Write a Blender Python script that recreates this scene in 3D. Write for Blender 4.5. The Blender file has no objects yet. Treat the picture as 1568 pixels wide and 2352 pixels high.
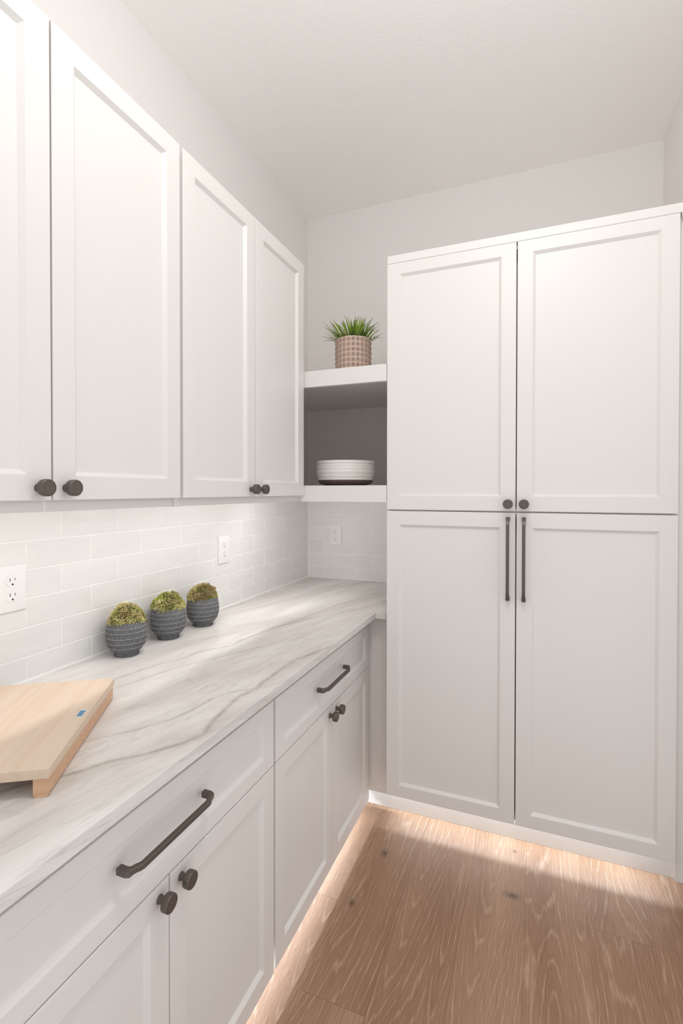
import bpy, bmesh, math, random
from mathutils import Vector, Matrix
random.seed(7)
SC = bpy.context.scene
COL = SC.collection
PI = math.pi

# ------------------------------------------------------------------ camera
cd = bpy.data.cameras.new('camera'); cam = bpy.data.objects.new('camera', cd); COL.objects.link(cam)
RT = Vector((0.928343, 0.371723, 0.000836)); UP = Vector((-0.004518, 0.009034, 0.999949)); BK = Vector((0.371697, -0.9283, 0.010066))
cam.matrix_world = Matrix(((RT.x, UP.x, BK.x, 1.263158), (RT.y, UP.y, BK.y, -2.619532), (RT.z, UP.z, BK.z, 1.385136), (0, 0, 0, 1)))
cd.sensor_fit = 'HORIZONTAL'; cd.sensor_width = 36.0
cd.lens = 1121.6653 / 1568 * 36.0
cd.shift_x = (784 - 784.2565) / 1568; cd.shift_y = (1139.5312 - 1176) / 1568
cd.clip_start = 0.02
SC.camera = cam

# ------------------------------------------------------------------ world, lamps, exposure
SC.view_settings.view_transform = 'Standard'; SC.view_settings.look = 'None'
SC.view_settings.exposure = 0.30; SC.view_settings.gamma = 1.0
SC.view_settings.use_curve_mapping = False
SC.cycles.max_bounces = 16; SC.cycles.diffuse_bounces = 14; SC.cycles.glossy_bounces = 6
W = bpy.data.worlds.new('world'); SC.world = W; W.use_nodes = True
W.node_tree.nodes['Background'].inputs[0].default_value = (1.0, 0.988, 0.978, 1)
W.node_tree.nodes['Background'].inputs[1].default_value = 0.76

def area(name, loc, rot, sx, sy, power, color, spread=PI):
    l = bpy.data.lights.new(name, 'AREA'); l.shape = 'RECTANGLE'; l.size = sx; l.size_y = sy
    l.energy = power; l.color = color; l.spread = spread
    o = bpy.data.objects.new(name, l); COL.objects.link(o); o.location = loc; o.rotation_euler = rot
    return o
def globe(name, x, y, z, power, r):
    l = bpy.data.lights.new(name, 'POINT'); l.shadow_soft_size = r; l.energy = power; l.color = (1.0, 0.97, 0.935)
    o = bpy.data.objects.new(name, l); COL.objects.link(o); o.location = (x, y, z)
    return o
LX, LY, LZ = 1.23, -1.95, 2.72
globe('ceiling_lamp', LX, LY, LZ, 16.5, 0.09)  # unseen; place read from shadows, hanging globe form made up to brighten the ceiling
# LED strips under wall cabinets and in toe spaces, plus an added corner fill
area('under_cabinet_strip_or_fill', (0.319, -1.9, 1.385), (0, 0, 0), 0.004, 0.74, 0.78, (1.0, 0.98, 0.955))
area('under_cabinet_strip_or_fill', (0.319, -1.155, 1.385), (0, 0, 0), 0.004, 0.72, 1.00, (1.0, 0.98, 0.955))
area('under_cabinet_strip_or_fill', (0.300, -0.82, 1.382), (math.radians(48), 0, math.radians(-12)), 0.03, 0.010, 0.90, (1.0, 0.98, 0.955))  # added tilted fill, no such fixture seen, to brighten the corner tiles
area('toe_lamp', (0.500, -1.44, 0.085), (0, 0, 0), 0.005, 1.62, 3.0, (0.74, 0.88, 1.0))
area('toe_lamp', (1.16, -0.575, 0.150), (0, 0, PI / 2), 0.004, 1.05, 2.3, (0.74, 0.88, 1.0))

# ------------------------------------------------------------------ node helpers
def mat(name):
    m = bpy.data.materials.new(name); m.use_nodes = True
    nt = m.node_tree; b = nt.nodes['Principled BSDF']
    return m, nt, b
def N(nt, t, **kw):
    n = nt.nodes.new(t)
    for k, v in kw.items(): setattr(n, k, v)
    return n
def L(nt, a, b): nt.links.new(a, b)
def math_(nt, op, a, b=None, c=None, clamp=False):
    n = N(nt, 'ShaderNodeMath', operation=op); n.use_clamp = clamp
    for i, v in enumerate((a, b, c)):
        if v is None: continue
        if isinstance(v, (int, float)): n.inputs[i].default_value = v
        else: L(nt, v, n.inputs[i])
    return n.outputs[0]
def mix(nt, fac, a, b, mode='MIX'):
    n = N(nt, 'ShaderNodeMix', data_type='RGBA', blend_type=mode)
    for s, v in ((n.inputs[0], fac), (n.inputs[6], a), (n.inputs[7], b)):
        if isinstance(v, (int, float)): s.default_value = v
        elif isinstance(v, tuple): s.default_value = (*v[:3], 1)
        else: L(nt, v, s)
    return n.outputs[2]
def ramp(nt, src, stops, interp='LINEAR'):
    n = N(nt, 'ShaderNodeValToRGB'); r = n.color_ramp; r.interpolation = interp
    while len(r.elements) < len(stops): r.elements.new(0.5)
    for e, (p, c) in zip(r.elements, stops):
        e.position = p; e.color = (c, c, c, 1) if isinstance(c, (int, float)) else (*c, 1)
    L(nt, src, n.inputs[0]); return n.outputs[0]
def mapping(nt, src, scale=(1, 1, 1), loc=(0, 0, 0), rot=(0, 0, 0)):
    n = N(nt, 'ShaderNodeMapping'); n.inputs['Scale'].default_value = scale
    n.inputs['Rotation'].default_value = rot
    if isinstance(loc, tuple): n.inputs['Location'].default_value = loc
    else: L(nt, loc, n.inputs['Location'])
    L(nt, src, n.inputs['Vector']); return n.outputs[0]
def noise(nt, vec, scale, detail=4, rough=0.5, dist=0.0):
    n = N(nt, 'ShaderNodeTexNoise'); n.inputs['Scale'].default_value = scale; n.inputs['Detail'].default_value = detail
    n.inputs['Roughness'].default_value = rough; n.inputs['Distortion'].default_value = dist
    L(nt, vec, n.inputs['Vector']); return n.outputs[0]
def bump(nt, b, h, strength, dist):
    n = N(nt, 'ShaderNodeBump'); n.inputs['Strength'].default_value = strength; n.inputs['Distance'].default_value = dist
    L(nt, h, n.inputs['Height']); L(nt, n.outputs[0], b.inputs['Normal'])
def objco(nt): return N(nt, 'ShaderNodeTexCoord').outputs['Object']
def geopos(nt): return N(nt, 'ShaderNodeNewGeometry').outputs['Position']
def rnd(nt): return N(nt, 'ShaderNodeObjectInfo').outputs['Random']
def s2l(*c): return tuple(((v / 255 + 0.055) / 1.055) ** 2.4 if v / 255 > 0.04045 else v / 255 / 12.92 for v in c)

def plain(name, col, rough, metal=0.0, nscale=0, nstr=0.0, ndist=0.001, spec=0.5, vary=0.0):
    m, nt, b = mat(name)
    b.inputs['Base Color'].default_value = (*col, 1); b.inputs['Roughness'].default_value = rough
    b.inputs['Metallic'].default_value = metal; b.inputs['Specular IOR Level'].default_value = spec
    if nscale:
        h = noise(nt, objco(nt), nscale, 3)
        if nstr: bump(nt, b, h, nstr, ndist)
        if vary:
            c = mix(nt, h, tuple(v * (1 - vary) for v in col), tuple(min(1, v * (1 + vary)) for v in col)); L(nt, c, b.inputs['Base Color'])
    return m

M = {}
M['paint'] = plain('white_lacquer', (0.765, 0.745, 0.728), 0.44, nscale=900, nstr=0.03, ndist=0.0003)
M['wall'] = plain('wall_paint', (0.80, 0.785, 0.772), 0.9, nscale=160, nstr=0.10, ndist=0.001)
M['ceiling'] = plain('ceiling_paint', (0.94, 0.93, 0.92), 0.95, nscale=75, nstr=0.35, ndist=0.003)
M['grout'] = plain('white_grout', (0.95, 0.945, 0.94), 0.85, nscale=400, nstr=0.1)
M['plate'] = plain('white_plastic', (0.86, 0.86, 0.86), 0.3, nscale=300, nstr=0.01)
M['slot'] = plain('slot_dark', (0.02, 0.02, 0.02), 0.6, nscale=200, vary=0.1)
M['bronze'] = plain('dark_bronze', (0.125, 0.104, 0.09), 0.40, metal=0.5, nscale=500, nstr=0.15, ndist=0.0004, vary=0.25)
M['bronze_light'] = plain('rubbed_bronze', (0.16, 0.14, 0.125), 0.36, metal=0.8, nscale=500, nstr=0.1, ndist=0.0003, vary=0.2)
M['glaze'] = plain('white_glaze', (0.80, 0.78, 0.755), 0.25, nscale=30, nstr=0.05, vary=0.03)
M['clay'] = plain('brown_clay', (0.085, 0.055, 0.045), 0.6, nscale=120, nstr=0.15, vary=0.3)
M['led'] = plain('led_channel', (0.7, 0.7, 0.7), 0.5, nscale=100, vary=0.02)
M['soil'] = plain('dark_soil', (0.03, 0.022, 0.015), 0.95, nscale=300, nstr=0.6, ndist=0.004, vary=0.5)
M['blue'] = plain('blue_label', s2l(88, 140, 178), 0.55, nscale=200, vary=0.04)
M['cream'] = plain('cream_slip', s2l(226, 204, 188), 0.75, nscale=250, nstr=0.1, vary=0.08)
M['taupe'] = plain('taupe_terracotta', s2l(176, 154, 142), 0.8, nscale=180, nstr=0.25, vary=0.22)
M['ring'] = plain('pale_scored_line', s2l(150, 150, 150), 0.85, nscale=200, vary=0.25)

def tile_mat():
    m, nt, b = mat('white_ceramic_tile')
    oc = objco(nt); r = rnd(nt)
    off = N(nt, 'ShaderNodeCombineXYZ'); L(nt, math_(nt, 'MULTIPLY', r, 37.0), off.inputs[0]); L(nt, math_(nt, 'MULTIPLY', r, 91.0), off.inputs[1])
    v = mapping(nt, oc, (1, 1, 1), off.outputs[0])
    n1 = noise(nt, mapping(nt, v, (6, 6, 30)), 1.0, 4, 0.6)
    n2 = noise(nt, v, 22, 3)
    c = mix(nt, ramp(nt, n1, [(0.35, 0.0), (0.7, 1.0)]), (0.77, 0.765, 0.757), (0.82, 0.815, 0.808))
    c = mix(nt, math_(nt, 'MULTIPLY', r, 0.5), c, (0.83, 0.83, 0.825))
    L(nt, c, b.inputs['Base Color']); b.inputs['Roughness'].default_value = 0.22
    bump(nt, b, n2, 0.12, 0.004)
    return m
M['tile'] = tile_mat()

def floor_mat():
    m, nt, b = mat('limed_oak')
    oc = objco(nt); r = rnd(nt); gp = geopos(nt)
    off = N(nt, 'ShaderNodeCombineXYZ')
    L(nt, math_(nt, 'MULTIPLY', r, 53.0), off.inputs[0]); L(nt, math_(nt, 'MULTIPLY', r, 171.0), off.inputs[1]); L(nt, math_(nt, 'MULTIPLY', r, 29.0), off.inputs[2])
    v = mapping(nt, oc, (1, 1, 1), off.outputs[0])
    # growth rings: contour lines of a stretched noise field
    big = noise(nt, mapping(nt, v, (4.2, 0.40, 1)), 1.0, 2, 0.4, 0.1)
    wob = noise(nt, mapping(nt, v, (55, 7, 1)), 1.0, 3, 0.6)
    field = math_(nt, 'ADD', math_(nt, 'MULTIPLY', big, 44.0), math_(nt, 'MULTIPLY', wob, 0.9))
    ring = math_(nt, 'PINGPONG', field, 0.5)
    line = ramp(nt, ring, [(0.0, 1.0), (0.06, 0.6), (0.14, 0.0), (0.5, 0.0)])
    dark = ramp(nt, ring, [(0.0, 0.0), (0.22, 0.9), (0.5, 0.15)])
    pore = noise(nt, mapping(nt, v, (620, 14, 1)), 1.0, 3, 0.65)
    pore_l = ramp(nt, pore, [(0.55, 0.0), (0.66, 1.0)])
    pore_d = ramp(nt, pore, [(0.33, 1.0), (0.47, 0.0)])
    patch = noise(nt, mapping(nt, v, (9, 1.0, 1)), 1.0, 3)
    base = mix(nt, ramp(nt, patch, [(0.3, 0.0), (0.7, 1.0)]), s2l(146, 110, 84), s2l(170, 136, 109))
    base = mix(nt, math_(nt, 'MULTIPLY', r, 0.65), base, s2l(138, 101, 74))
    c = mix(nt, math_(nt, 'MULTIPLY', dark, 0.22), base, s2l(108, 76, 54))
    c = mix(nt, math_(nt, 'MULTIPLY', pore_d, 0.42), c, s2l(112, 81, 60))
    c = mix(nt, math_(nt, 'MULTIPLY', pore_l, 0.20), c, s2l(198, 172, 150))
    brk = ramp(nt, pore, [(0.40, 0.05), (0.58, 1.0)])
    c = mix(nt, math_(nt, 'MULTIPLY', math_(nt, 'MULTIPLY', line, brk), 0.40), c, s2l(208, 184, 162))
    # knots
    for kx, ky, sx, sy in ((0.728, -0.836, 0.010, 0.014), (1.190, -0.862, 0.016, 0.010), (0.690, -1.094, 0.006, 0.010), (1.19, -0.64, 0.005, 0.006)):
        d = N(nt, 'ShaderNodeVectorMath', operation='LENGTH')
        mp = mapping(nt, gp, (1 / sx, 1 / sy, 0), (-kx / sx, -ky / sy, 0)); L(nt, mp, d.inputs[0])
        dd = math_(nt, 'ADD', d.outputs['Value'], math_(nt, 'MULTIPLY', math_(nt, 'SUBTRACT', wob, 0.5), 0.8))
        k = ramp(nt, math_(nt, 'MULTIPLY', dd, 0.35), [(0.12, 0.85), (0.35, 0.45), (0.8, 0.0)])
        c = mix(nt, k, c, s2l(74, 56, 44))
    L(nt, c, b.inputs['Base Color']); b.inputs['Roughness'].default_value = 0.55
    h = math_(nt, 'SUBTRACT', math_(nt, 'MULTIPLY', pore, 0.6), math_(nt, 'MULTIPLY', line, 0.4))
    bump(nt, b, h, 0.25, 0.0012)
    return m
M['floor'] = floor_mat()

def stone_mat():
    m, nt, b = mat('veined_quartzite')
    gp = geopos(nt)
    sep = N(nt, 'ShaderNodeSeparateXYZ'); L(nt, gp, sep.inputs[0]); X, Y = sep.outputs[0], sep.outputs[1]
    t = math_(nt, 'DIVIDE', math_(nt, 'ADD', Y, 2.4), 2.4)          # 0..1 along the run
    zz = math_(nt, 'SUBTRACT', sep.outputs[2], 0.8766)
    skew = math_(nt, 'ADD', math_(nt, 'ADD', X, math_(nt, 'MULTIPLY', zz, -1.6)), math_(nt, 'MULTIPLY', Y, -0.22))
    cmb = N(nt, 'ShaderNodeCombineXYZ'); L(nt, math_(nt, 'MULTIPLY', skew, 7.0), cmb.inputs[0]); L(nt, math_(nt, 'MULTIPLY', Y, 1.5), cmb.inputs[1])
    st = cmb.outputs[0]
    n1 = noise(nt, st, 0.9, 6, 0.62, 0.7)
    n2 = noise(nt, mapping(nt, st, (2.6, 1.6, 1), (7, 3, 0)), 1.0, 6, 0.68, 0.5)
    wob = noise(nt, gp, 7, 5, 0.6)
    wobf = noise(nt, gp, 38, 4, 0.65)
    c = mix(nt, ramp(nt, n1, [(0.36, 0.0), (0.62, 1.0)]), (0.585, 0.555, 0.53), (0.775, 0.757, 0.74))
    c = mix(nt, math_(nt, 'MULTIPLY', ramp(nt, n2, [(0.50, 0.0), (0.70, 1.0)]), 0.45), c, (0.56, 0.52, 0.485))
    # soft streak lines
    s1 = math_(nt, 'ABSOLUTE', math_(nt, 'SUBTRACT', noise(nt, mapping(nt, st, (1.5, 1.0, 1), (3, 11, 0)), 1.0, 5, 0.6, 0.5), 0.5))
    c = mix(nt, math_(nt, 'MULTIPLY', ramp(nt, s1, [(0.0, 1.0), (0.014, 0.0)]), 0.35), c, (0.42, 0.40, 0.385))
    def vein(pts, width, strength, col, wamp, side=None):
        nonlocal c
        fc = N(nt, 'ShaderNodeFloatCurve'); cu = fc.mapping.curves[0]
        P = sorted(((y + 2.4) / 2.4, x) for x, y in pts)
        P = [(-0.0, P[0][1])] * (P[0][0] > 0.001) + P + [(1.0, P[-1][1])] * (P[-1][0] < 0.999)
        while len(cu.points) < len(P): cu.points.new(0.5, 0.5)
        for p, (a, bb) in zip(cu.points, P): p.location = (a, bb); p.handle_type = 'AUTO'
        fc.mapping.update(); L(nt, t, fc.inputs['Value'])
        d = math_(nt, 'SUBTRACT', math_(nt, 'ADD', X, math_(nt, 'MULTIPLY', zz, -0.8)), fc.outputs[0])
        d = math_(nt, 'ADD', d, math_(nt, 'MULTIPLY', math_(nt, 'SUBTRACT', wob, 0.5), wamp))
        d = math_(nt, 'ADD', d, math_(nt, 'MULTIPLY', math_(nt, 'SUBTRACT', wobf, 0.5), wamp * 0.35))
        lo = (P[1][0] if P[0][0] == 0 else 0); hi = P[-2][0] if P[-1][0] == 1.0 else 1
        fade = math_(nt, 'MULTIPLY', ramp(nt, t, [(max(0, lo - 0.01), 0.0), (lo + 0.05, 1.0)]), ramp(nt, t, [(hi - 0.05, 1.0), (min(1, hi + 0.01), 0.0)]))
        a = math_(nt, 'DIVIDE', math_(nt, 'ABSOLUTE', d), width)
        k = math_(nt, 'MULTIPLY', ramp(nt, a, [(0.0, 1.0), (0.35, 0.55), (1.0, 0.0)]), fade)
        k = math_(nt, 'MULTIPLY', k, ramp(nt, wobf, [(0.3, 0.45), (0.6, 1.0)]))
        c = mix(nt, math_(nt, 'MULTIPLY', k, strength), c, col)
        if side:
            a2 = math_(nt, 'DIVIDE', math_(nt, 'ABSOLUTE', math_(nt, 'ADD', d, side)), abs(side) * 1.6)
            k2 = math_(nt, 'MULTIPLY', ramp(nt, a2, [(0.0, 1.0), (1.0, 0.0)]), fade)
            k2 = math_(nt, 'MULTIPLY', k2, ramp(nt, wob, [(0.35, 0.0), (0.6, 1.0)]))
            c = mix(nt, math_(nt, 'MULTIPLY', k2, 0.6), c, (0.80, 0.78, 0.74))
    main = [(0.633, -1.128), (0.608, -1.243), (0.589, -1.335), (0.589, -1.45), (0.589, -1.549), (0.584, -1.619), (0.588, -1.67), (0.597, -1.719), (0.614, -1.777), (0.605, -1.815), (0.588, -1.847), (0.568, -1.878), (0.538, -1.913), (0.50, -1.967), (0.40, -2.1), (0.30, -2.25)]
    vein(main, 0.011, 0.85, (0.21, 0.195, 0.165), 0.035, side=0.022)
    vein(main, 0.05, 0.30, (0.44, 0.40, 0.34), 0.07)
    vein([(0.30, -0.10), (0.173, -0.374), (0.121, -0.544), (0.109, -0.617), (0.06, -0.85)], 0.006, 0.75, (0.29, 0.27, 0.26), 0.02)
    vein([(0.60, -0.5), (0.469, -0.782), (0.406, -0.905), (0.341, -1.089), (0.327, -1.263), (0.281, -1.345), (0.261, -1.431), (0.227, -1.515), (0.205, -1.62), (0.12, -1.85)], 0.0065, 0.8, (0.29, 0.275, 0.26), 0.03)
    vein([(0.47, -1.12), (0.384, -1.324), (0.338, -1.418), (0.306, -1.483), (0.277, -1.59), (0.24, -1.75)], 0.006, 0.7, (0.32, 0.305, 0.29), 0.03)
    vein([(0.62, -0.25), (0.452, -0.543), (0.412, -0.735), (0.369, -0.995), (0.347, -1.125), (0.30, -1.3)], 0.006, 0.75, (0.31, 0.29, 0.275), 0.025)
    vein([(0.64, -1.45), (0.53, -1.62), (0.514, -1.731), (0.481, -1.803), (0.40, -1.95)], 0.008, 0.65, (0.33, 0.31, 0.285), 0.04)
    L(nt, c, b.inputs['Base Color']); b.inputs['Roughness'].default_value = 0.34
    return m
M['stone'] = stone_mat()

def wood_mat(name, c1, c2, along=0, rings=7.0, fine=(4, 90, 90), rot=0.0):
    m, nt, b = mat(name)
    oc = objco(nt)
    v = mapping(nt, oc, fine)
    n1 = noise(nt, v, 1.0, 4, 0.6)
    n2 = noise(nt, mapping(nt, oc, tuple(f * 0.12 for f in fine)), 1.0, 2)
    rg = math_(nt, 'PINGPONG', math_(nt, 'MULTIPLY', n2, rings), 0.5)
    f = math_(nt, 'ADD', math_(nt, 'MULTIPLY', n1, 0.6), math_(nt, 'MULTIPLY', rg, 0.7), clamp=True)
    c = mix(nt, f, c1, c2); L(nt, c, b.inputs['Base Color']); b.inputs['Roughness'].default_value = 0.5
    bump(nt, b, n1, 0.05, 0.0006)
    return m
M['maple'] = wood_mat('pale_maple', s2l(204, 180, 156), s2l(221, 203, 185))
M['runner'] = wood_mat('orange_pine', s2l(190, 146, 112), s2l(224, 188, 157), rings=26, fine=(60, 3, 60))

def pot_mat():
    m, nt, b = mat('charcoal_stone')
    oc = objco(nt); sep = N(nt, 'ShaderNodeSeparateXYZ'); L(nt, oc, sep.inputs[0])
    ang = math_(nt, 'ARCTAN2', sep.outputs[1], sep.outputs[0])
    cm = N(nt, 'ShaderNodeCombineXYZ'); L(nt, math_(nt, 'MULTIPLY', ang, 26.0), cm.inputs[0]); L(nt, math_(nt, 'MULTIPLY', sep.outputs[2], 70.0), cm.inputs[1])
    n1 = noise(nt, cm.outputs[0], 1.0, 4, 0.65)
    n2 = noise(nt, oc, 420, 3)
    n3 = noise(nt, oc, 22, 3)
    c = mix(nt, n3, s2l(72, 74, 78), s2l(100, 101, 104))
    c = mix(nt, math_(nt, 'MULTIPLY', ramp(nt, n1, [(0.50, 0.0), (0.64, 1.0)]), 0.6), c, s2l(150, 151, 154))
    c = mix(nt, math_(nt, 'MULTIPLY', ramp(nt, n2, [(0.55, 0.0), (0.7, 1.0)]), 0.3), c, s2l(140, 140, 142))
    L(nt, c, b.inputs['Base Color']); b.inputs['Roughness'].default_value = 0.85
    bump(nt, b, n1, 0.4, 0.0012)
    return m
M['charcoal'] = pot_mat()

def vcol_mat(name, rough, sss=False):
    m, nt, b = mat(name)
    a = N(nt, 'ShaderNodeVertexColor'); a.layer_name = 'tint'
    n = noise(nt, objco(nt), 260, 2)
    c = mix(nt, 0.35, a.outputs[0], n, 'OVERLAY')
    L(nt, c, b.inputs['Base Color']); b.inputs['Roughness'].default_value = rough
    return m
M['moss'] = vcol_mat('dried_moss', 0.85)
M['blade'] = vcol_mat('grass_blade', 0.45)

# ------------------------------------------------------------------ mesh helpers
def mesh_from(name, bm, material, smooth=False):
    me = bpy.data.meshes.new(name); bm.normal_update(); bm.to_mesh(me); bm.free()
    if material: me.materials.append(material)
    if smooth:
        for p in me.polygons: p.use_smooth = True
    return me
ORG = {}
def link(name, me, parent=None, origin=(0, 0, 0), kind=None, rot=None):
    """mesh coordinates are relative to origin (a world point); parents are never rotated unless built local"""
    o = bpy.data.objects.new(name, me); COL.objects.link(o)
    po = ORG.get(parent.name, Vector((0, 0, 0))) if parent else Vector((0, 0, 0))
    o.parent = parent; o.location = Vector(origin) - po
    if rot: o.rotation_euler = rot
    ORG[o.name] = Vector(origin)
    if kind: o['kind'] = kind
    return o
def part(name, bm, material, parent=None, origin=None, kind=None, smooth=False):
    """bm in world coordinates; moved so that the object's origin is `origin` (default: parent's)"""
    if origin is None: origin = ORG[parent.name] if parent else Vector((0, 0, 0))
    origin = Vector(origin)
    bmesh.ops.translate(bm, verts=bm.verts, vec=-origin)
    return link(name, mesh_from(name, bm, material, smooth), parent, origin, kind)
def thing(name, label, cat, loc, group=None, rotz=0.0):
    o = bpy.data.objects.new(name, None); COL.objects.link(o); o.location = loc; o.empty_display_size = 0.05
    o.rotation_euler = (0, 0, rotz)
    ORG[o.name] = Vector(loc); o['label'] = label; o['category'] = cat; o['kind'] = 'thing'
    if group: o['group'] = group
    return o
def box(bm, x0, x1, y0, y1, z0, z1, bev=0.0, seg=1):
    r = bmesh.ops.create_cube(bm, size=1.0)
    vs = r['verts']
    for v in vs:
        v.co = Vector((x0 + (v.co.x + .5) * (x1 - x0), y0 + (v.co.y + .5) * (y1 - y0), z0 + (v.co.z + .5) * (z1 - z0)))
    if bev > 0:
        es = {e for v in vs for e in v.link_edges}
        bmesh.ops.bevel(bm, geom=list(es), offset=bev, segments=seg, profile=0.5, affect='EDGES')
    return bm
def bx(*a, **k): return box(bmesh.new(), *a, **k)
def lathe(profile, n=48, center=(0, 0, 0), bm=None, axis='z', cap=True):
    bm = bm or bmesh.new(); rings = []
    cx, cy, cz = center
    for r, h in profile:
        ring = []
        for i in range(n):
            a = 2 * PI * i / n; u, v = r * math.cos(a), r * math.sin(a)
            p = {'z': (cx + u, cy + v, cz + h), 'x': (cx + h, cy + u, cz + v), 'y': (cx - u, cy - h, cz + v)}[axis]
            ring.append(bm.verts.new(p))
        rings.append(ring)
    for a, b in zip(rings, rings[1:]):
        for i in range(n):
            j = (i + 1) % n; bm.faces.new((a[i], a[j], b[j], b[i]))
    if cap:
        bm.faces.new(list(reversed(rings[0]))); bm.faces.new(rings[-1])
    bmesh.ops.recalc_face_normals(bm, faces=bm.faces)
    return bm
def shade_auto(o, deg=35):
    me = o.data
    for p in me.polygons: p.use_smooth = True
    try: me.set_sharp_from_angle(angle=math.radians(deg))
    except Exception: pass

# ------------------------------------------------------------------ room shell
ZC, XR = 2.9892, 1.7912
YF = -2.35           # shell cut short at the camera and the right, letting world light in
YR = -0.95
def struct(name, bm, m):
    o = part(name, bm, m); o['kind'] = 'structure'; return o
ceiling = struct('ceiling', bx(-0.12, XR + 0.12, YF, 0.12, ZC, ZC + 0.1), M['ceiling'])
wall_left = struct('wall_left', bx(-0.11, -0.008, YF, 0.008, 0, ZC), M['wall'])
wall_back = struct('wall_back', bx(-0.11, XR + 0.1, 0.008, 0.11, 0, ZC), M['wall'])
wall_right = struct('wall_right', bx(XR, XR + 0.1, YR, 0.008, 0, ZC), M['wall'])
floor = struct('floor', bx(-0.1, XR + 0.1, YF, 0.1, -0.06, -0.014), M['grout'])
# made-up fitting of the unseen lamp, hung as a globe to brighten the ceiling
part('assumed_lamp_canopy', lathe([(0.065, 0.0), (0.065, -0.012), (0.02, -0.022), (0.006, -0.024), (0.006, LZ - ZC + 0.115), (0.028, LZ - ZC + 0.110), (0.032, LZ - ZC + 0.085), (0.001, LZ - ZC + 0.085)], 32, (LX, LY, ZC - 0.001)), M['bronze'], ceiling)

# floor planks
def plank_mesh(w, l):
    bm = bx(0, w, 0, l, -0.014, 0.0, bev=0.0006)
    return mesh_from('plank', bm, M['floor'])
cut = {0.6615: [-1.414], 1.416: [-0.90], 0.847: [-2.3], 1.0325: [-1.95], 1.2305: [-1.62], 1.6: [-1.9], 0.476: [-1.1]}
xs = [-0.10, 0.105, 0.2905, 0.476, 0.6615, 0.847, 1.0425, 1.2305, 1.416, 1.600, 1.7905]
for i, (a, b_) in enumerate(zip(xs, xs[1:])):
    key = min(cut, key=lambda k: abs(k - a)); c = cut[key] if abs(key - a) < 0.02 else [-1.2 - 0.37 * (i % 3)]
    ys = [0.0] + [c[0]] + ([c[0] - 1.25] if c[0] - 1.25 > YF else []) + [YF]
    for y1, y0 in zip(ys, ys[1:]):
        link('plank', plank_mesh(b_ - a - 0.0002, y1 - y0 - 0.0004), floor, (a + 0.0001, y0 + 0.0002, 0))

# ------------------------------------------------------------------ tiles
CT = 0.8766                                    # countertop height
ROWS = [(CT + 0.002, 0.9425), (0.9425, 1.0205), (1.0205, 1.0975), (1.0975, 1.1745), (1.1745, 1.2510), (1.2510, 1.3285), (1.3285, 1.395)]
G = 0.0011
part('grout', bx(-0.008, -0.0012, -2.30, 0.0078, CT + 0.0005, 1.398), M['grout'], wall_left, origin=(0, 0, 0))
part('grout', bx(-0.0012, 0.7085, 0.0012, 0.008, CT + 0.0005, 1.398), M['grout'], wall_back, origin=(0, 0, 0))
_tm = {}
def tile(w, h, side):
    k = (round(w, 4), round(h, 4), side)
    if k not in _tm:
        bm = bx(-0.006, 0, 0, w, 0, h, bev=0.0009) if side == 'l' else bx(0, w, 0, 0.006, 0, h, bev=0.0009)
        _tm[k] = mesh_from('tile', bm, M['tile'])
    return _tm[k]
for ri, (z0, z1) in enumerate(ROWS):
    odd = ri % 2 == 0                           # rows 0, 2, 4, 6 share the -1.7235 joint
    st = -1.7235 if odd else -1.6205
    j = [st + 0.2035 * k for k in range(-3, 10)]
    j = [-2.295] + [y for y in j if -2.28 < y < -0.015] + [0.0]
    for a, b_ in zip(j, j[1:]):
        link('tile', tile(b_ - a - 2 * G, z1 - z0 - 2 * G, 'l'), wall_left, (0, a + G, z0 + G))
    j = [(0.104 if odd else 0.002) + 0.1980 * k for k in range(0, 5)]
    j = [0.0018] + [x for x in j if 0.02 < x < 0.69] + [0.708]
    for a, b_ in zip(j, j[1:]):
        link('tile', tile(b_ - a - 2 * G, z1 - z0 - 2 * G, 'b'), wall_back, (a + G, 0, z0 + G))
part('caulk', bx(-0.0005, 0.0045, -2.295, 0.0, CT, CT + 0.005), M['grout'], wall_left, origin=(0, 0, 0))
part('caulk', bx(0.0035, 0.685, -0.0035, 0.001, CT, CT + 0.004), M['grout'], wall_back, origin=(0, 0, 0))
part('caulk', bx(-0.0005, 0.0022, -0.0022, 0.001, CT + 0.004, 1.395), M['grout'], wall_back, origin=(0, 0, 0))

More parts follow.
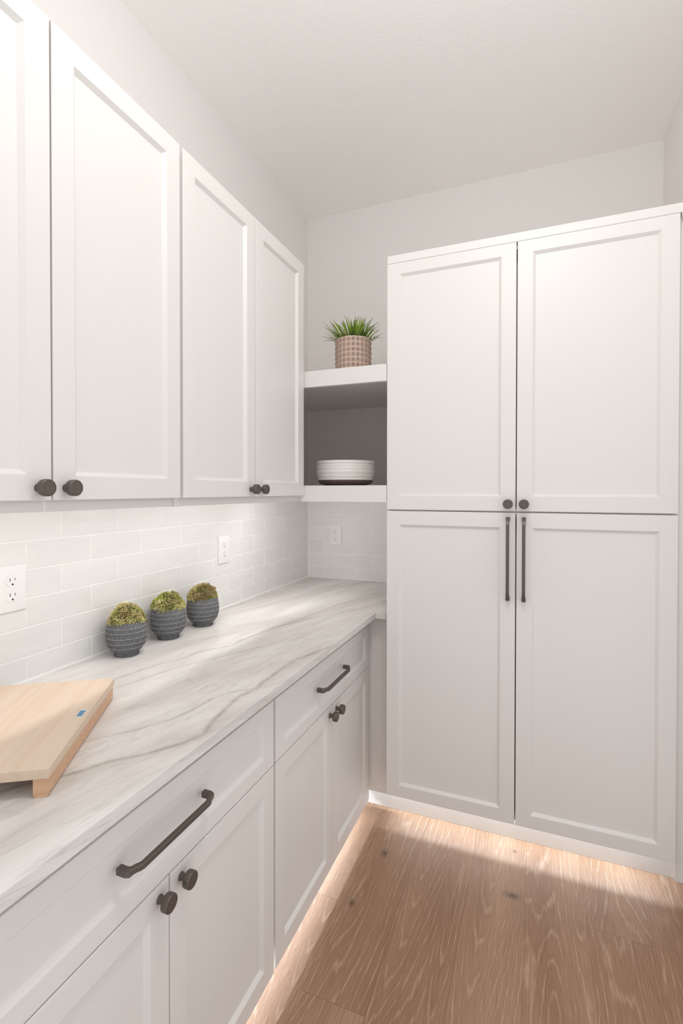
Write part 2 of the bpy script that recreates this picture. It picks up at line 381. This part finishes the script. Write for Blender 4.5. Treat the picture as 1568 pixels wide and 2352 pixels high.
# ------------------------------------------------------------------ joinery
def mapper(face, plane):
    """u along the run (left to right as seen), v up, w outward from the carcass face"""
    if face == 'x': return lambda u, v, w: Vector((plane + w, u, v))      # left run, looking towards -x
    return lambda u, v, w: Vector((u, plane - w, v))                      # pantry, looking towards +y
TD = 0.020
def door(name, parent, P, u0, u1, v0, v1, rail=0.051, top=None, bot=None, dep=0.0095, bv=0.0095, material=None):
    top = top or rail; bot = bot or rail
    bm = bmesh.new()
    def loop(du0, du1, dv0, dv1, w):
        return [bm.verts.new(P(u0 + du0, v0 + dv0, w)), bm.verts.new(P(u1 - du1, v0 + dv0, w)), bm.verts.new(P(u1 - du1, v1 - dv1, w)), bm.verts.new(P(u0 + du0, v1 - dv1, w))]
    e = 0.0016
    # w = 0 is the door's front plane
    L_ = [loop(0, 0, 0, 0, -TD), loop(0, 0, 0, 0, -e), loop(e * .35, e * .35, e * .35, e * .35, -e * .35), loop(e, e, e, e, 0),
          loop(rail, rail, bot, top, 0), loop(rail + bv, rail + bv, bot + bv, top + bv, -dep), loop(rail + bv, rail + bv, bot + bv, top + bv, -TD)]
    for a, b_ in zip(L_ + [], L_[1:] + [L_[0]]):
        for i in range(4):
            j = (i + 1) % 4; bm.faces.new((a[i], a[j], b_[j], b_[i]))
    bmesh.ops.recalc_face_normals(bm, faces=bm.faces)
    d = part(name, bm, M['paint'], parent, origin=P(u0, v0, 0))
    pm = bmesh.new(); g = rail + bv - 0.0006
    a = P(u0 + g, v0 + bot + bv - 0.0006, -0.017); b2 = P(u1 - g, v1 - top - bv + 0.0006, -dep - 0.0002)
    box(pm, min(a.x, b2.x), max(a.x, b2.x), min(a.y, b2.y), max(a.y, b2.y), min(a.z, b2.z), max(a.z, b2.z))
    part('panel', pm, M['paint'], d, origin=P(u0, v0, 0))
    return d
KNOB = {}
def knob(parent, P, u, v, face):
    if face not in KNOB:
        prof = [(0.0085, 0.0), (0.0085, 0.002), (0.0068, 0.006), (0.0064, 0.010), (0.0075, 0.0145), (0.0150, 0.0155), (0.0166, 0.0165), (0.0170, 0.018), (0.0170, 0.0285), (0.0160, 0.0300), (0.0145, 0.0306), (0.0142, 0.0300), (0.0, 0.0298)]
        prof[-1] = (0.0004, 0.0298)
        bm = lathe(prof, 40, axis='x' if face == 'x' else 'y')
        KNOB[face] = mesh_from('knob', bm, M['bronze'])
    k = link('knob', KNOB[face], parent, P(u, v, 0))
    shade_auto(k, 40); k['label'] = 'dark bronze round knob'
    return k
def pull(parent, P, u0, v0, length, vertical):
    hw = 0.0060
    path = [(0.0055, -0.0005), (0.0055, 0.0165), (0.0075, 0.0205), (0.0125, 0.0225), (0.0185, 0.0245), (0.0245, 0.0285), (0.030, 0.0300)]
    path = path + [(length - a, w) for a, w in reversed(path)]
    sec = [(-hw, -hw * .72), (-hw * .72, -hw), (hw * .72, -hw), (hw, -hw * .72), (hw, hw * .72), (hw * .72, hw), (-hw * .72, hw), (-hw, hw * .72)]
    bm = bmesh.new(); rings = []
    for i, p in enumerate(path):
        p = Vector(p); d = Vector((0, 0))
        if i > 0: d += (p - Vector(path[i - 1])).normalized()
        if i < len(path) - 1: d += (Vector(path[i + 1]) - p).normalized()
        if i == 0: d = Vector((0, 1))
        if i == len(path) - 1: d = Vector((0, -1))
        d.normalize(); nrm = Vector((-d.y, d.x))
        thick = 1.15 if i in (0, 1, 2, len(path) - 1, len(path) - 2, len(path) - 3) else 0.92
        ring = []
        for s, t in sec:
            q = p + nrm * s * thick; t_ = t * thick
            ring.append(bm.verts.new(P(u0 + t_, v0 + q.x, q.y) if vertical else P(u0 + q.x, v0 + t_, q.y)))
        rings.append(ring)
    n = len(sec)
    for a, b_ in zip(rings, rings[1:]):
        for i in range(n):
            j = (i + 1) % n; bm.faces.new((a[i], a[j], b_[j], b_[i]))
    bm.faces.new(rings[0]); bm.faces.new(rings[-1]); bmesh.ops.recalc_face_normals(bm, faces=bm.faces)
    o = part('pull', bm, M['bronze'], parent, origin=P(u0, v0, 0)); o['label'] = 'dark bronze bar pull'
    shade_auto(o, 25)
    return o

# --- wall cabinets -------------------------------------------------
XU = 0.3524; PU = mapper('x', XU)
UZ0, UZ1 = 1.3660, 2.3325
def carcass_x(bm, xf, y0, y1, z0, z1, set_=0.05, st=0.018):
    box(bm, 0.001, xf - set_, y0, y1, z0, z1)
    box(bm, xf - set_, xf, y0, y0 + st, z0, z1); box(bm, xf - set_, xf, y1 - st, y1, z0, z1)
    box(bm, xf - set_, xf, y0 + st, y1 - st, z1 - 0.03, z1); box(bm, xf - set_, xf, y0 + st, y1 - st, z0, z0 + 0.02)
def wall_cabinet(y0, y1, gap, dl, dr, label):
    t = thing('wall_cabinet', label, 'cabinet', (0.165, (y0 + y1) / 2, 1.342), 'white wall cabinets')
    xf = XU - TD - 0.001
    bm = bmesh.new()
    carcass_x(bm, xf, y0, y1, 1.392, UZ1 - 0.001)
    box(bm, 0.001, xf - 0.01, y0, y0 + 0.016, 1.3435, 1.392)
    if y1 < -1.0: box(bm, 0.001, xf - 0.01, y1 - 0.016, y1, 1.3435, 1.392)
    part('body', bm, M['paint'], t)
    bm = bx(0.3215, 0.3272, y0 + 0.003, y1 - 0.010, 1.3425, 1.3925)
    part('light_rail', bm, M['paint'], t)
    part('stile', bx(0.318, 0.3322, y1 - 0.0095, y1, 1.3425, 1.3915), M['paint'], t)
    part('led_channel', bx(0.313, 0.3212, y0 + 0.03, y1 - 0.03, 1.3865, 1.3915), M['led'], t)
    d1 = door('door', t, PU, dl, gap - 0.002, UZ0, UZ1); d2 = door('door', t, PU, gap + 0.002, dr, UZ0, UZ1)
    knob(d1, PU, gap - 0.031, 1.3915, 'x'); knob(d2, PU, gap + 0.030, 1.3915, 'x')
    return t
wall_cabinet(-2.306, -1.5305, -1.9185, -2.300, -1.5360, 'white shaker wall cabinet nearest the camera, cut off by the left edge')
wall_cabinet(-1.5285, -0.7735, -1.1505, -1.5235, -0.7715, 'white shaker wall cabinet in the corner beside the open shelves')

# --- base cabinets -------------------------------------------------
XB = 0.5889; PB = mapper('x', XB)
def base_cabinet(y0, y1, gap, dl, dr, pc, label):
    t = thing('base_cabinet', label, 'cabinet', (0.28, (y0 + y1) / 2, 0.0), 'white base cabinets')
    xf = XB - TD - 0.001
    bm = bmesh.new(); carcass_x(bm, xf, y0, y1, 0.095, 0.849); box(bm, xf - 0.05, xf, y0 + 0.018, y1 - 0.018, 0.610, 0.640)
    part('body', bm, M['paint'], t)
    part('toe_kick', bx(0.468, 0.484, y0, y1, 0.0005, 0.0945), M['paint'], t)
    part('led_channel', bx(0.492, 0.508, y0 + 0.02, y1 - 0.02, 0.0865, 0.0945), M['led'], t)
    dw = door('drawer', t, PB, dl, dr, 0.6267, 0.8010 + 0.005, rail=0.0505, top=0.0400, bot=0.0395)
    pull(dw, PB, pc - 0.1215, 0.7240, 0.243, False)
    d1 = door('door', t, PB, dl, gap - 0.0015, 0.0430, 0.6232); d2 = door('door', t, PB, gap + 0.0015, dr, 0.0430, 0.6232)
    knob(d1, PB, gap - 0.028, 0.5960, 'x'); knob(d2, PB, gap + 0.033, 0.5960, 'x')
    return t
base_cabinet(-2.273, -1.4345, -1.8525, -2.2665, -1.4390, -1.862, 'white base cabinet nearest the camera, with the larger looking drawer, at left edge')
base_cabinet(-1.4325, -0.6090, -1.0190, -1.4280, -0.6105, -1.031, 'white base cabinet in the corner beside the tall pantry cabinet')
t = thing('corner_filler', 'narrow white filler cabinet closing the corner under the worktop, beside the pantry', 'cabinet', (0.64, -0.3, 0.0))
part('body', bx(0.001, 0.568, -0.600, -0.004, 0.095, 0.849), M['paint'], t)
part('filler_panel', bx(0.5705, 0.708, -0.602, -0.582, 0.078, 0.849, bev=0.001), M['paint'], t)
part('toe_kick', bx(0.485, 0.569, -0.567, -0.551, 0.0005, 0.0770), M['paint'], t)

# --- countertop ----------------------------------------------------
t = thing('countertop', 'white veined stone worktop with an L shaped end at the pantry', 'countertop', (0.32, -1.2, 0.8501))
XC = 0.6367
out = [(0.0045, -2.285), (XC, -2.285), (XC, -0.6700)]
out += [(0.668, -0.6700)]
for k in range(0, 7):
    a = -PI / 2 + k * PI / 12; out.append((0.672 + 0.014 * math.cos(a), -0.656 + 0.014 * math.sin(a)))
out += [(0.686, -0.0045), (0.0045, -0.0045)]
bm = bmesh.new()
f = bm.faces.new([bm.verts.new((x, y, 0.8501)) for x, y in out])
r = bmesh.ops.extrude_face_region(bm, geom=[f])
vs = [g for g in r['geom'] if isinstance(g, bmesh.types.BMVert)]
bmesh.ops.translate(bm, verts=vs, vec=(0, 0, CT - 0.8501))
bmesh.ops.recalc_face_normals(bm, faces=bm.faces)
es = [e for e in bm.edges if abs(e.verts[0].co.z - e.verts[1].co.z) < 1e-6 and e.verts[0].co.x > 0.1]
bmesh.ops.bevel(bm, geom=es, offset=0.0022, segments=2, profile=0.5, affect='EDGES')
part('slab', bm, M['stone'], t)

# --- pantry --------------------------------------------------------
YP = -0.7547; PP = mapper('y', YP)
t = thing('pantry_cabinet', 'tall white pantry cabinet with four shaker doors against the back wall', 'cabinet', (1.2, -0.38, 0.0))
yf = YP + TD + 0.001
bm = bmesh.new()
box(bm, 0.7112, 1.6895, yf + 0.06, 0.006, 0.182, 2.300)
box(bm, 0.7112, 0.7300, yf, yf + 0.06, 0.182, 2.300); box(bm, 1.6707, 1.6895, yf, yf + 0.06, 0.182, 2.300)
for z0_, z1_ in ((0.182, 0.200), (1.296, 1.325), (2.262, 2.300)): box(bm, 0.7300, 1.6707, yf, yf + 0.06, z0_, z1_)
part('body', bm, M['paint'], t)
part('top_trim', bx(0.7105, XR - 0.001, YP - 0.0005, yf + 0.02, 2.2800, 2.3110, bev=0.001), M['paint'], t)
bm = bmesh.new()
box(bm, 1.6905, XR - 0.001, -0.728, -0.70, 0.10, 2.279); box(bm, 1.6905, XR - 0.001, YP, -0.7285, 2.2680, 2.2795)
part('filler_panel', bm, M['paint'], t)
bm = bmesh.new()
box(bm, 0.5705, 1.733, -0.567, -0.551, 0.0005, 0.1815)
part('toe_kick', bm, M['paint'], t)
part('toe_return', bx(1.7335, XR - 0.001, -0.585, -0.556, 0.0005, 0.0985), M['paint'], t)
bm = bmesh.new(); box(bm, 0.715, 1.700, -0.5935, -0.5885, 0.135, 0.1815); box(bm, 0.715, 1.700, -0.585, -0.568, 0.1525, 0.1815)  # front rail is unseen, added to cut the toe glow short on the floor
part('led_channel', bm, M['led'], t)
PG = 1.1925
for a, b_, s in ((0.7095, PG - 0.0019, -1), (PG + 0.0019, 1.6860, 1)):
    d = door('door', t, PP, a, b_, 1.3130, 2.2795, top=0.044, bot=0.0535); knob(d, PP, PG + s * 0.0270, 1.3395, 'y')
    d = door('door', t, PP, a, b_, 0.1760, 1.3075, top=0.053, bot=0.0475); pull(d, PP, PG + s * 0.0270, 0.992, 0.2985, True)

# --- open shelves --------------------------------------------------
def shelf(zt, za, zu, label):
    t = thing('floating_shelf', label, 'shelf', (0.5, -0.38, za), 'thick white corner shelves')
    part('board', bx(0.003, 0.7085, -0.744, 0.006 if zt > 1.5 else -0.0005, zu, zt - 0.0002), M['paint'], t)
    part('apron', bx(0.3335, 0.7085, -0.7640, -0.7445, za, zt, bev=0.0008), M['paint'], t)
    return t
shelf(1.8882, 1.8210, 1.8585, 'upper thick white shelf in the corner niche, under the potted grass')
shelf(1.4088, 1.3415, 1.3990, 'lower thick white shelf in the corner niche, under the white bowl')

# ------------------------------------------------------------------ outlets
def outlet(kind, u, v, label):
    t = thing('wall_outlet', label, 'outlet', (0.0, u, v) if kind == 'l' else (u, 0.0, v), 'white duplex outlets in the tiled splashback')
    P = (lambda a, b_, w: Vector((w, u + a, v + b_))) if kind == 'l' else (lambda a, b_, w: Vector((u + a, -w, v + b_)))
    def pbox(a0, a1, b0, b1, w0, w1, bev=0.0, seg=1):
        p, q = P(a0, b0, w0), P(a1, b1, w1)
        return bx(min(p.x, q.x), max(p.x, q.x), min(p.y, q.y), max(p.y, q.y), min(p.z, q.z), max(p.z, q.z), bev=bev, seg=seg)
    o = part('plate', pbox(-0.0385, 0.0385, -0.060, 0.060, 0.0, 0.0068, 0.0025, 3), M['plate'], t); shade_auto(o, 50)
    part('screw', lathe([(0.0026, 0), (0.0026, 0.0076), (0.002, 0.008)], 12, P(0, 0, 0), axis='x' if kind == 'l' else 'y'), M['plate'], t)
    for s in (1, -1):
        cz = s * 0.0195
        bm = bmesh.new(); prof = []
        for k in range(28):
            a = 2 * PI * k / 28; x, z = 0.0172 * math.cos(a), max(-0.0138, min(0.0138, 0.0172 * math.sin(a)))
            prof.append((x, z))
        lo = [bm.verts.new(P(x, cz + z, 0.0066)) for x, z in prof]; hi = [bm.verts.new(P(x * .97, cz + z * .97, 0.0086)) for x, z in prof]
        for i in range(28): bm.faces.new((lo[i], lo[(i + 1) % 28], hi[(i + 1) % 28], hi[i]))
        bm.faces.new(hi); bmesh.ops.recalc_face_normals(bm, faces=bm.faces)
        rc = part('receptacle', bm, M['plate'], t)
        part('slot', pbox(-0.0073, -0.0055, cz - 0.0005, cz + 0.0075, 0.0080, 0.0088), M['slot'], rc)
        part('slot', pbox(0.0055, 0.0071, cz + 0.0008, cz + 0.0072, 0.0080, 0.0088), M['slot'], rc)
        g = bmesh.new(); pts = [(0.0024 * math.cos(k * PI / 8), 0.0024 * math.sin(k * PI / 8)) for k in range(9)] + [(-0.0024, -0.0022), (0.0024, -0.0022)]
        f0 = [g.verts.new(P(x, cz - 0.0082 + z, 0.0080)) for x, z in pts]; f1 = [g.verts.new(P(x, cz - 0.0082 + z, 0.0088)) for x, z in pts]
        for i in range(len(pts)): g.faces.new((f0[i], f0[(i + 1) % len(pts)], f1[(i + 1) % len(pts)], f1[i]))
        g.faces.new(f1); bmesh.ops.recalc_face_normals(g, faces=g.faces)
        part('ground_slot', g, M['slot'], rc)
outlet('l', -1.7675, 1.133, 'white duplex outlet at left edge of photo, behind the cutting board')
outlet('l', -0.8465, 1.133, 'white duplex outlet on the left tiled wall, farther along past the planters')
outlet('b', 0.1765, 1.1305, 'white duplex outlet on the back tiled wall under the shelves')

# ------------------------------------------------------------------ cutting board
N_ = Vector((0.513, -2.052, 0)); F_ = Vector((0.300, -1.716, 0)); e1 = (F_ - N_); LEN = e1.length
ang = math.atan2(e1.y, e1.x)                  # local +x runs from the near corner to the far corner, +y to the left of it
t = thing('cutting_board', 'pale maple footed cutting board with a small blue sticker on the stone worktop', 'cutting board', (N_.x, N_.y, CT), rotz=ang)
def loc_part(name, bm, m, parent, lab=None):
    o = bpy.data.objects.new(name, mesh_from(name, bm, m)); COL.objects.link(o); o.parent = parent
    if lab: o['label'] = lab
    return o
loc_part('top', bx(0, LEN, 0, 0.56, 0.031, 0.0485, bev=0.0012, seg=2), M['maple'], t)
for y0 in (0.0005, 0.535):
    bm = bmesh.new(); prof = [(0, 0.0312), (0.0, 0.006)] + [(0.006 - 0.006 * math.cos(k * PI / 8), 0.006 - 0.006 * math.sin(k * PI / 8)) for k in range(1, 5)] + [(0.018 + 0.006 * math.sin(k * PI / 8) - 0.0, 0.006 - 0.006 * math.cos(k * PI / 8)) for k in range(0, 5)] + [(0.024, 0.0312)]
    a = [bm.verts.new((0.001, y0 + y, z)) for y, z in prof]; b_ = [bm.verts.new((LEN - 0.012, y0 + y, z)) for y, z in prof]
    for i in range(len(prof)): bm.faces.new((a[i], a[(i + 1) % len(prof)], b_[(i + 1) % len(prof)], b_[i]))
    bm.faces.new(a); bm.faces.new(b_); bmesh.ops.recalc_face_normals(bm, faces=bm.faces)
    loc_part('runner', bm, M['runner'], t, 'orange pine runner')
def to_local(p):
    d = Vector((p[0], p[1], 0)) - N_; c, s = math.cos(-ang), math.sin(-ang); return (d.x * c - d.y * s, d.x * s + d.y * c)
sp = [to_local(p) for p in ((0.393, -1.901), (0.403, -1.897), (0.385, -1.871), (0.378, -1.873))]
sx0, sx1 = min(p[0] for p in sp), max(p[0] for p in sp); sy0 = min(p[1] for p in sp); sy1 = max(p[1] for p in sp)
loc_part('sticker', bx(sx0, sx1, sy0, sy1, 0.0484, 0.0489), M['plate'], t, 'white edge of the sticker')
loc_part('sticker', bx(sx0 + 0.0012, sx1 - 0.0035, sy0, sy1, 0.0488, 0.0491), M['blue'], t, 'small blue sticker')

# ------------------------------------------------------------------ planters
def planter_pot():
    prof = [(0.0355, 0.0), (0.0372, 0.0025), (0.0368, 0.0105), (0.0385, 0.0135), (0.0455, 0.0190), (0.0525, 0.0280), (0.0572, 0.0400), (0.0598, 0.0540), (0.0602, 0.0640), (0.0592, 0.0770), (0.0572, 0.0900), (0.0546, 0.1015), (0.0535, 0.1055), (0.0520, 0.1065), (0.0508, 0.1050), (0.0512, 0.0960), (0.001, 0.0950)]
    return prof
def prof_r(z):
    p = planter_pot()[:12]
    for (r0, z0), (r1, z1) in zip(p, p[1:]):
        if z0 <= z <= z1: return r0 + (r1 - r0) * (z - z0) / (z1 - z0)
    return p[-1][0]
def moss_mesh(seed, palette):
    rr = random.Random(seed); bm = bmesh.new(); cl = bm.loops.layers.float_color.new('tint')
    def paint(fs, c):
        for f in fs:
            for l in f.loops: l[cl] = (*c, 1)
    s = bmesh.ops.create_icosphere(bm, subdivisions=3, radius=1.0)
    for v in s['verts']:
        v.co = Vector((v.co.x * 0.0480, v.co.y * 0.0480, 0.100 + max(v.co.z, -0.1) * 0.0500))
    paint(bm.faces, (0.13, 0.115, 0.045))
    lumps = [(Vector((rr.gauss(0, 1), rr.gauss(0, 1), abs(rr.gauss(0, 1)))).normalized(), rr.uniform(-0.002, 0.0055), rr.choice(palette)) for _ in range(46)]
    n = 2600
    for i in range(n):
        z = rr.uniform(0.0, 1.0) if i > 500 else rr.uniform(-0.05, 0.35); a = rr.uniform(0, 2 * PI); q = math.sqrt(max(0, 1 - z * z)); d = Vector((q * math.cos(a), q * math.sin(a), z))
        lp = max(lumps, key=lambda l: l[0].dot(d)); h = lp[1]
        base = Vector((d.x * (0.0475 + h), d.y * (0.0475 + h), 0.1015 + d.z * (0.0500 + h)))
        dirv = (d + Vector((rr.gauss(0, .45), rr.gauss(0, .45), rr.gauss(0, .45)))).normalized()
        ln = rr.uniform(0.005, 0.0095); w = rr.uniform(0.0013, 0.0021)
        s1 = dirv.orthogonal().normalized(); s2 = dirv.cross(s1)
        c = lp[2]; k = rr.uniform(0.85, 1.7); c = tuple(min(1, v * k) for v in c)
        if rr.random() < 0.14: c = rr.choice(palette)
        tip = bm.verts.new(base + dirv * ln); bot = bm.verts.new(base - dirv * 0.002)
        mid = [bm.verts.new(base + dirv * ln * 0.55 + (s1 * math.cos(t_) + s2 * math.sin(t_)) * w) for t_ in (0, 2.09, 4.19)]
        fs = []
        for m_ in range(3):
            fs.append(bm.faces.new((mid[m_], mid[(m_ + 1) % 3], tip))); fs.append(bm.faces.new((mid[(m_ + 1) % 3], mid[m_], bot)))
        paint(fs, c)
    return bm
GREEN = [s2l(148, 147, 84), s2l(172, 168, 110), s2l(132, 131, 74), s2l(202, 194, 150), s2l(172, 160, 116), s2l(184, 178, 124)]
BROWN = [s2l(156, 142, 92), s2l(172, 152, 112), s2l(130, 122, 72), s2l(174, 164, 110), s2l(150, 126, 92), s2l(132, 136, 74)]
for i, (px_, py_, pal, lab) in enumerate(((0.077, -1.459, GREEN + [s2l(156, 132, 92)], 'ribbed charcoal planter of olive moss, nearest of three, closest to the cutting board'),
                                          (0.0755, -1.272, [s2l(172, 176, 84)] + GREEN, 'ribbed charcoal planter of yellow green moss, the middle one of three'),
                                          (0.085, -1.095, BROWN, 'ribbed charcoal planter of browner moss, farthest of three towards the corner'))):
    t = thing('moss_planter', lab, 'planter', (px_, py_, CT), 'moss planters in a row along the splashback')
    o = link('pot', mesh_from('pot', lathe(planter_pot(), 64), M['charcoal']), t, (px_, py_, CT)); shade_auto(o, 40)
    for z in (0.0300, 0.0450, 0.0610, 0.0775, 0.0910):
        r_ = prof_r(z)
        tl = 0.0006
        bm = lathe([(r_ - 0.0012, z - 0.0010), (r_ + 0.0006, z - 0.0007), (r_ + 0.0006, z + 0.0007), (r_ - 0.0012, z + 0.0010)], 64, cap=False)
        link('scored_ring', mesh_from('scored_ring', bm, M['ring'], True), o, (px_, py_, CT))
    link('moss', mesh_from('moss', moss_mesh(20 + i, pal), M['moss']), t, (px_, py_, CT), kind='stuff')

# ------------------------------------------------------------------ bowl
BX, BY, BZ = 0.452, -0.545, 1.4088
t = thing('serving_bowl', 'wide white ribbed stoneware bowl with an unglazed brown foot on lower shelf', 'bowl', (BX, BY, BZ))
prof = [(0.1235, 0.025)]
for k in range(0, 41):
    q = k / 40; z = 0.0255 + 0.0835 * q; r_ = 0.1245 + 0.0085 * min(1, q * 2.6) + 0.0009 * math.sin(q * 34 + 1.2 * math.sin(q * 9)) - (0.0018 if 0.80 < q < 0.86 else 0)
    prof.append((r_, z))
prof += [(0.1318, 0.1105), (0.1300, 0.1115), (0.1280, 0.1100), (0.1250, 0.040), (0.110, 0.025), (0.001, 0.024)]
o = link('bowl_wall', mesh_from('bowl_wall', lathe(prof, 96, cap=False), M['glaze'], True), t, (BX, BY, BZ))
o = link('foot', mesh_from('foot', lathe([(0.090, 0.0), (0.0935, 0.0015), (0.0945, 0.0045), (0.107, 0.0070), (0.1175, 0.0120), (0.1228, 0.0190), (0.1246, 0.0256), (0.1230, 0.0256), (0.106, 0.012), (0.001, 0.010)], 96), M['clay'], True), t, (BX, BY, BZ))
o['label'] = 'unglazed dark brown foot'

# ------------------------------------------------------------------ potted grass
GX, GY, GZ, GR, GH = 0.511, -0.605, 1.8882, 0.0765, 0.157
t = thing('potted_grass', 'taupe embossed pot of green artificial grass on the upper shelf', 'plant', (GX, GY, GZ))
pot = link('pot', mesh_from('pot', lathe([(GR - 0.006, 0), (GR - 0.002, 0.004), (GR, 0.012), (GR, GH - 0.003), (GR - 0.0015, GH), (GR - 0.006, GH), (GR - 0.007, GH - 0.02), (0.001, GH - 0.021)], 72), M['cream']), t, (GX, GY, GZ)); shade_auto(pot, 40)
link('soil', mesh_from('soil', lathe([(GR - 0.0075, GH - 0.0205), (GR - 0.012, GH - 0.008), (0.03, GH - 0.004), (0.001, GH - 0.004)], 40), M['soil'], True), t, (GX, GY, GZ))
NC, NR = 24, 7
cw = 2 * PI * GR / NC; ch = (GH - 0.004) / NR
def cell_mesh():
    bm = bmesh.new()
    hw, hh = cw / 2 - 0.0010, ch / 2 - 0.0010
    a = [bm.verts.new((-0.0015, y, z)) for y, z in ((-hw, -hh), (hw, -hh), (hw, hh), (-hw, hh))]
    b_ = [bm.verts.new((0.0012, y * .92, z * .92)) for y, z in ((-hw, -hh), (hw, -hh), (hw, hh), (-hw, hh))]
    for i in range(4): bm.faces.new((a[i], a[(i + 1) % 4], b_[(i + 1) % 4], b_[i]))
    bm.faces.new(b_)
    rings = []
    for r_, w in ((0.0070, 0.0010), (0.0062, 0.0030), (0.0042, 0.0030), (0.0034, 0.0012), (0.0028, 0.0012), (0.0018, 0.0032)):
        rings.append([bm.verts.new((w, r_ * math.cos(2 * PI * k / 10), r_ * math.sin(2 * PI * k / 10))) for k in range(10)])
    for p, q in zip(rings, rings[1:]):
        for i in range(10): bm.faces.new((p[i], p[(i + 1) % 10], q[(i + 1) % 10], q[i]))
    bm.faces.new(rings[-1]); bmesh.ops.recalc_face_normals(bm, faces=bm.faces)
    return mesh_from('relief_square', bm, M['taupe'])
cm_ = cell_mesh()
for r_ in range(NR):
    for k in range(NC):
        a = 2 * PI * (k + 0.35) / NC
        c = link('relief_square', cm_, pot, (GX + GR * math.cos(a), GY + GR * math.sin(a), GZ + 0.002 + ch * (r_ + 0.5)), rot=(0, 0, a))
def blade_mesh(ln, w, bend, seed):
    rr = random.Random(seed); bm = bmesh.new(); cl = bm.loops.layers.float_color.new('tint'); S = 8; rows = []
    g0 = (0.010, 0.035, 0.006); g1 = rr.choice([(0.20, 0.33, 0.03), (0.30, 0.42, 0.035), (0.40, 0.46, 0.05), (0.12, 0.22, 0.025)])
    for i in range(S + 1):
        t_ = i / S; th = bend * t_ ** 1.4
        z = ln * t_ * math.cos(th * 0.5); x = ln * t_ * math.sin(th * 0.5) * 1.0
        ww = w * (0.55 + 0.9 * t_) * (1 - t_) ** 0.75 if t_ < 1 else 0.0
        ww = max(ww, 0.00012)
        rows.append([bm.verts.new((x, -ww, z)), bm.verts.new((x + ww * 0.55, 0, z)), bm.verts.new((x, ww, z))])
    for i in range(S):
        for j in range(2):
            f = bm.faces.new((rows[i][j], rows[i][j + 1], rows[i + 1][j + 1], rows[i + 1][j])); f.smooth = True
            for l in f.loops:
                t_ = l.vert.co.z / ln; u = max(0, min(1, t_ * 1.5)); c = [a + (b_ - a) * u for a, b_ in zip(g0, g1)]
                if t_ > 0.85: c = [v * 0.75 for v in c]
                l[cl] = (*c, 1)
    return mesh_from('blade', bm, M['blade'])
BL = [blade_mesh(random.uniform(0.085, 0.125), random.uniform(0.0040, 0.0066), random.uniform(0.1, 0.7), 50 + i) for i in range(14)]
rr = random.Random(5)
for i in range(150):
    a = rr.uniform(0, 2 * PI); q = math.sqrt(rr.random()); rad = (GR - 0.014) * q
    o = link('blade', rr.choice(BL), t, (GX + rad * math.cos(a), GY + rad * math.sin(a), GZ + GH - 0.012))
    lean = q * rr.uniform(0.35, 0.95) + rr.gauss(0, 0.10)
    sc = rr.uniform(0.75, 1.05) * (1.0 + 0.05 * q)
    o.rotation_euler = (0, lean, a + rr.gauss(0, 0.35)); o.scale = (1, 1, sc)
